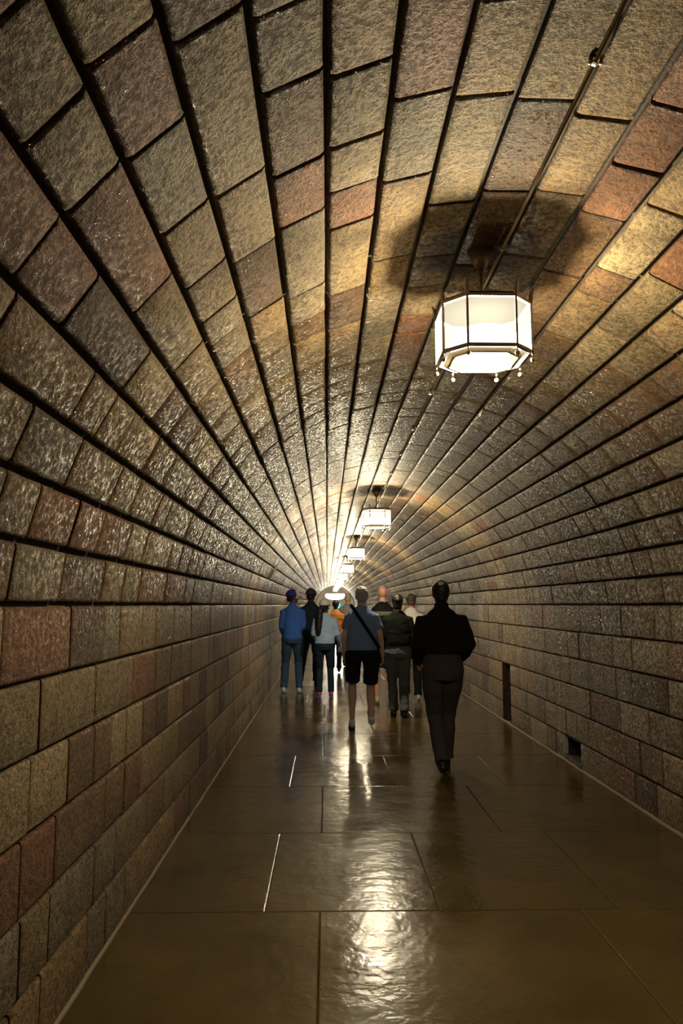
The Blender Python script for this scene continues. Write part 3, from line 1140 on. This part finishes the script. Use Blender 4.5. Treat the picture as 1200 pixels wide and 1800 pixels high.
# 5  white top, behind the black jacket
x, y = at(722, 1226)
person('person with short brown-grey hair in a white top, half hidden between two black tops', x, y, 1.73, SKINP,
       dict(mat=WHT, name='top', hem=.05, bulk=1.0), dict(mat=BLK), SHG,
       dict(la=(-.09, .10, .095), ra=(.09, -.10, .11), rf=-.3, le=(-.26, .0, 1.16), lw=(-.24, .14, .95), re=(.26, .0, 1.16), rw=(.24, .14, .95)),
       voxel=.011, hair=dict(style='short', mat=HBRN), seed=5, sole=WSOLE)

# 6  blue jacket, blue cap
x, y = at(515, 1213)
person('person in royal blue jacket and blue cap with white front, standing by the left wall', x, y, 1.80, SKIND,
       dict(mat=BLUEJ, name='jacket', hem=.0, bulk=.98, arm=1.1, collar=.10), dict(mat=DENIM, width=1.0), SHW,
       dict(la=(-.145, .02, .095), ra=(.125, .02, .095), le=(-.185, .0, 1.15), lw=(-.15, .17, .98), re=(.18, .04, 1.15), rw=(.10, .22, 1.02)),
       voxel=.010, head_yaw=-1.15, hair=dict(style='short', mat=HBLK, cap=CAPB, front=WHT), seed=6, sole=WSOLE)

# 7  navy jacket behind
x, y = at(547, 1201)
person('person in dark navy jacket and plum cap, right behind the royal blue jacket', x, y, 1.85, SKIND,
       dict(mat=NAVY, name='jacket', hem=.0, bulk=1.1, arm=1.15, collar=.10), dict(mat=DENIM2), SHB,
       dict(la=(-.20, .0, .095), ra=(.10, .02, .095), le=(-.2, .03, 1.15), lw=(-.14, .2, 1.0), re=(.225, .0, 1.15), rw=(.24, .12, .95)),
       voxel=.011, head_yaw=-.4, hair=dict(style='short', mat=HBLK, cap=CAPP), seed=7)

# 8  woman in pale blue top
x, y = at(571, 1220)
person('woman in pale blue top and white cap with long black ponytail and pink shoes', x, y, 1.63, SKIND,
       dict(mat=SKY, name='top', hem=.05, bulk=1.06, arm=1.15), dict(mat=DENIM2, width=.93), SHP,
       dict(la=(-.10, .0, .095), ra=(.12, .0, .095), le=(-.2, .02, 1.15), lw=(-.15, .19, 1.04), re=(.235, .02, 1.15), rw=(.27, .17, 1.0)),
       voxel=.010, head_yaw=-.5, hair=dict(style='ponytail', mat=HBLK, cap=CAPW), seed=8, sole=WSOLE)

# 9, 10  walkers farther on
x, y = at(590, 1178)
person('distant person in rust orange jacket seen in the gap right of the pale blue top', x, y, 1.66, SKIND,
       dict(mat=cloth('rust_orange', (.38, .14, .03)), name='jacket', hem=.02, bulk=1.05), dict(mat=BLK), SHB,
       dict(la=(-.08, .12, .095), ra=(.08, -.12, .11), rf=-.3, le=(-.23, .0, 1.14), lw=(-.21, .12, .91), re=(.215, -.02, 1.13), rw=(.15, -.20, .95)),
       voxel=.012, hair=dict(style='short', mat=HBLK), seed=9)
m = MB()
m.tube([(0, 0, -.34), (0, 0, -.30), (0, 0, -.12), (0, 0, -.06)], [(.075, .025), (.095, .040), (.090, .034), (.085, .012)], n=20, power=3)
bag = m.build('cloth_bag', SKY, None, True, loc=(x + .135, y - .20, .80))
for s_ in (-1, 1):
    m = MB(); m.tube([(-.05, s_ * .008, -.07), (-.035, s_ * .008, -.01), (0, s_ * .006, .018), (.035, s_ * .008, -.01), (.05, s_ * .008, -.07)], [.005] * 5, n=6)
    m.build('handle', SKY, bag, True)
tag(bag, 'pale blue cloth bag hanging from the hand of the person in rust orange', 'bag')
x, y = at(611, 1168)
person('distant fair-haired walker ahead of the slate blue t-shirt, only head in view', x, y, 1.84, SKINP,
       dict(mat=cloth('grey_knit', (.20, .20, .22)), name='jumper', hem=.04), dict(mat=DENIM), SHB,
       dict(la=(-.08, -.12, .11), lf=-.3, ra=(.08, .12, .095), le=(-.25, .10, 1.22), lw=(-.20, .32, 1.33), re=(.27, .0, 1.16), rw=(.24, .12, .93)),
       voxel=.012, hair=dict(style='short', mat=plain('hair_fair', (.42, .33, .25), .6)), seed=10)
phone((x - .21 * 1.034, y + .45 * 1.034, 1.46 * 1.034), 'small phone with glowing cyan screen held by a distant walker', emis('screen_cyan', (.1, .75, .85), 1.6), (.25, 0, 0))
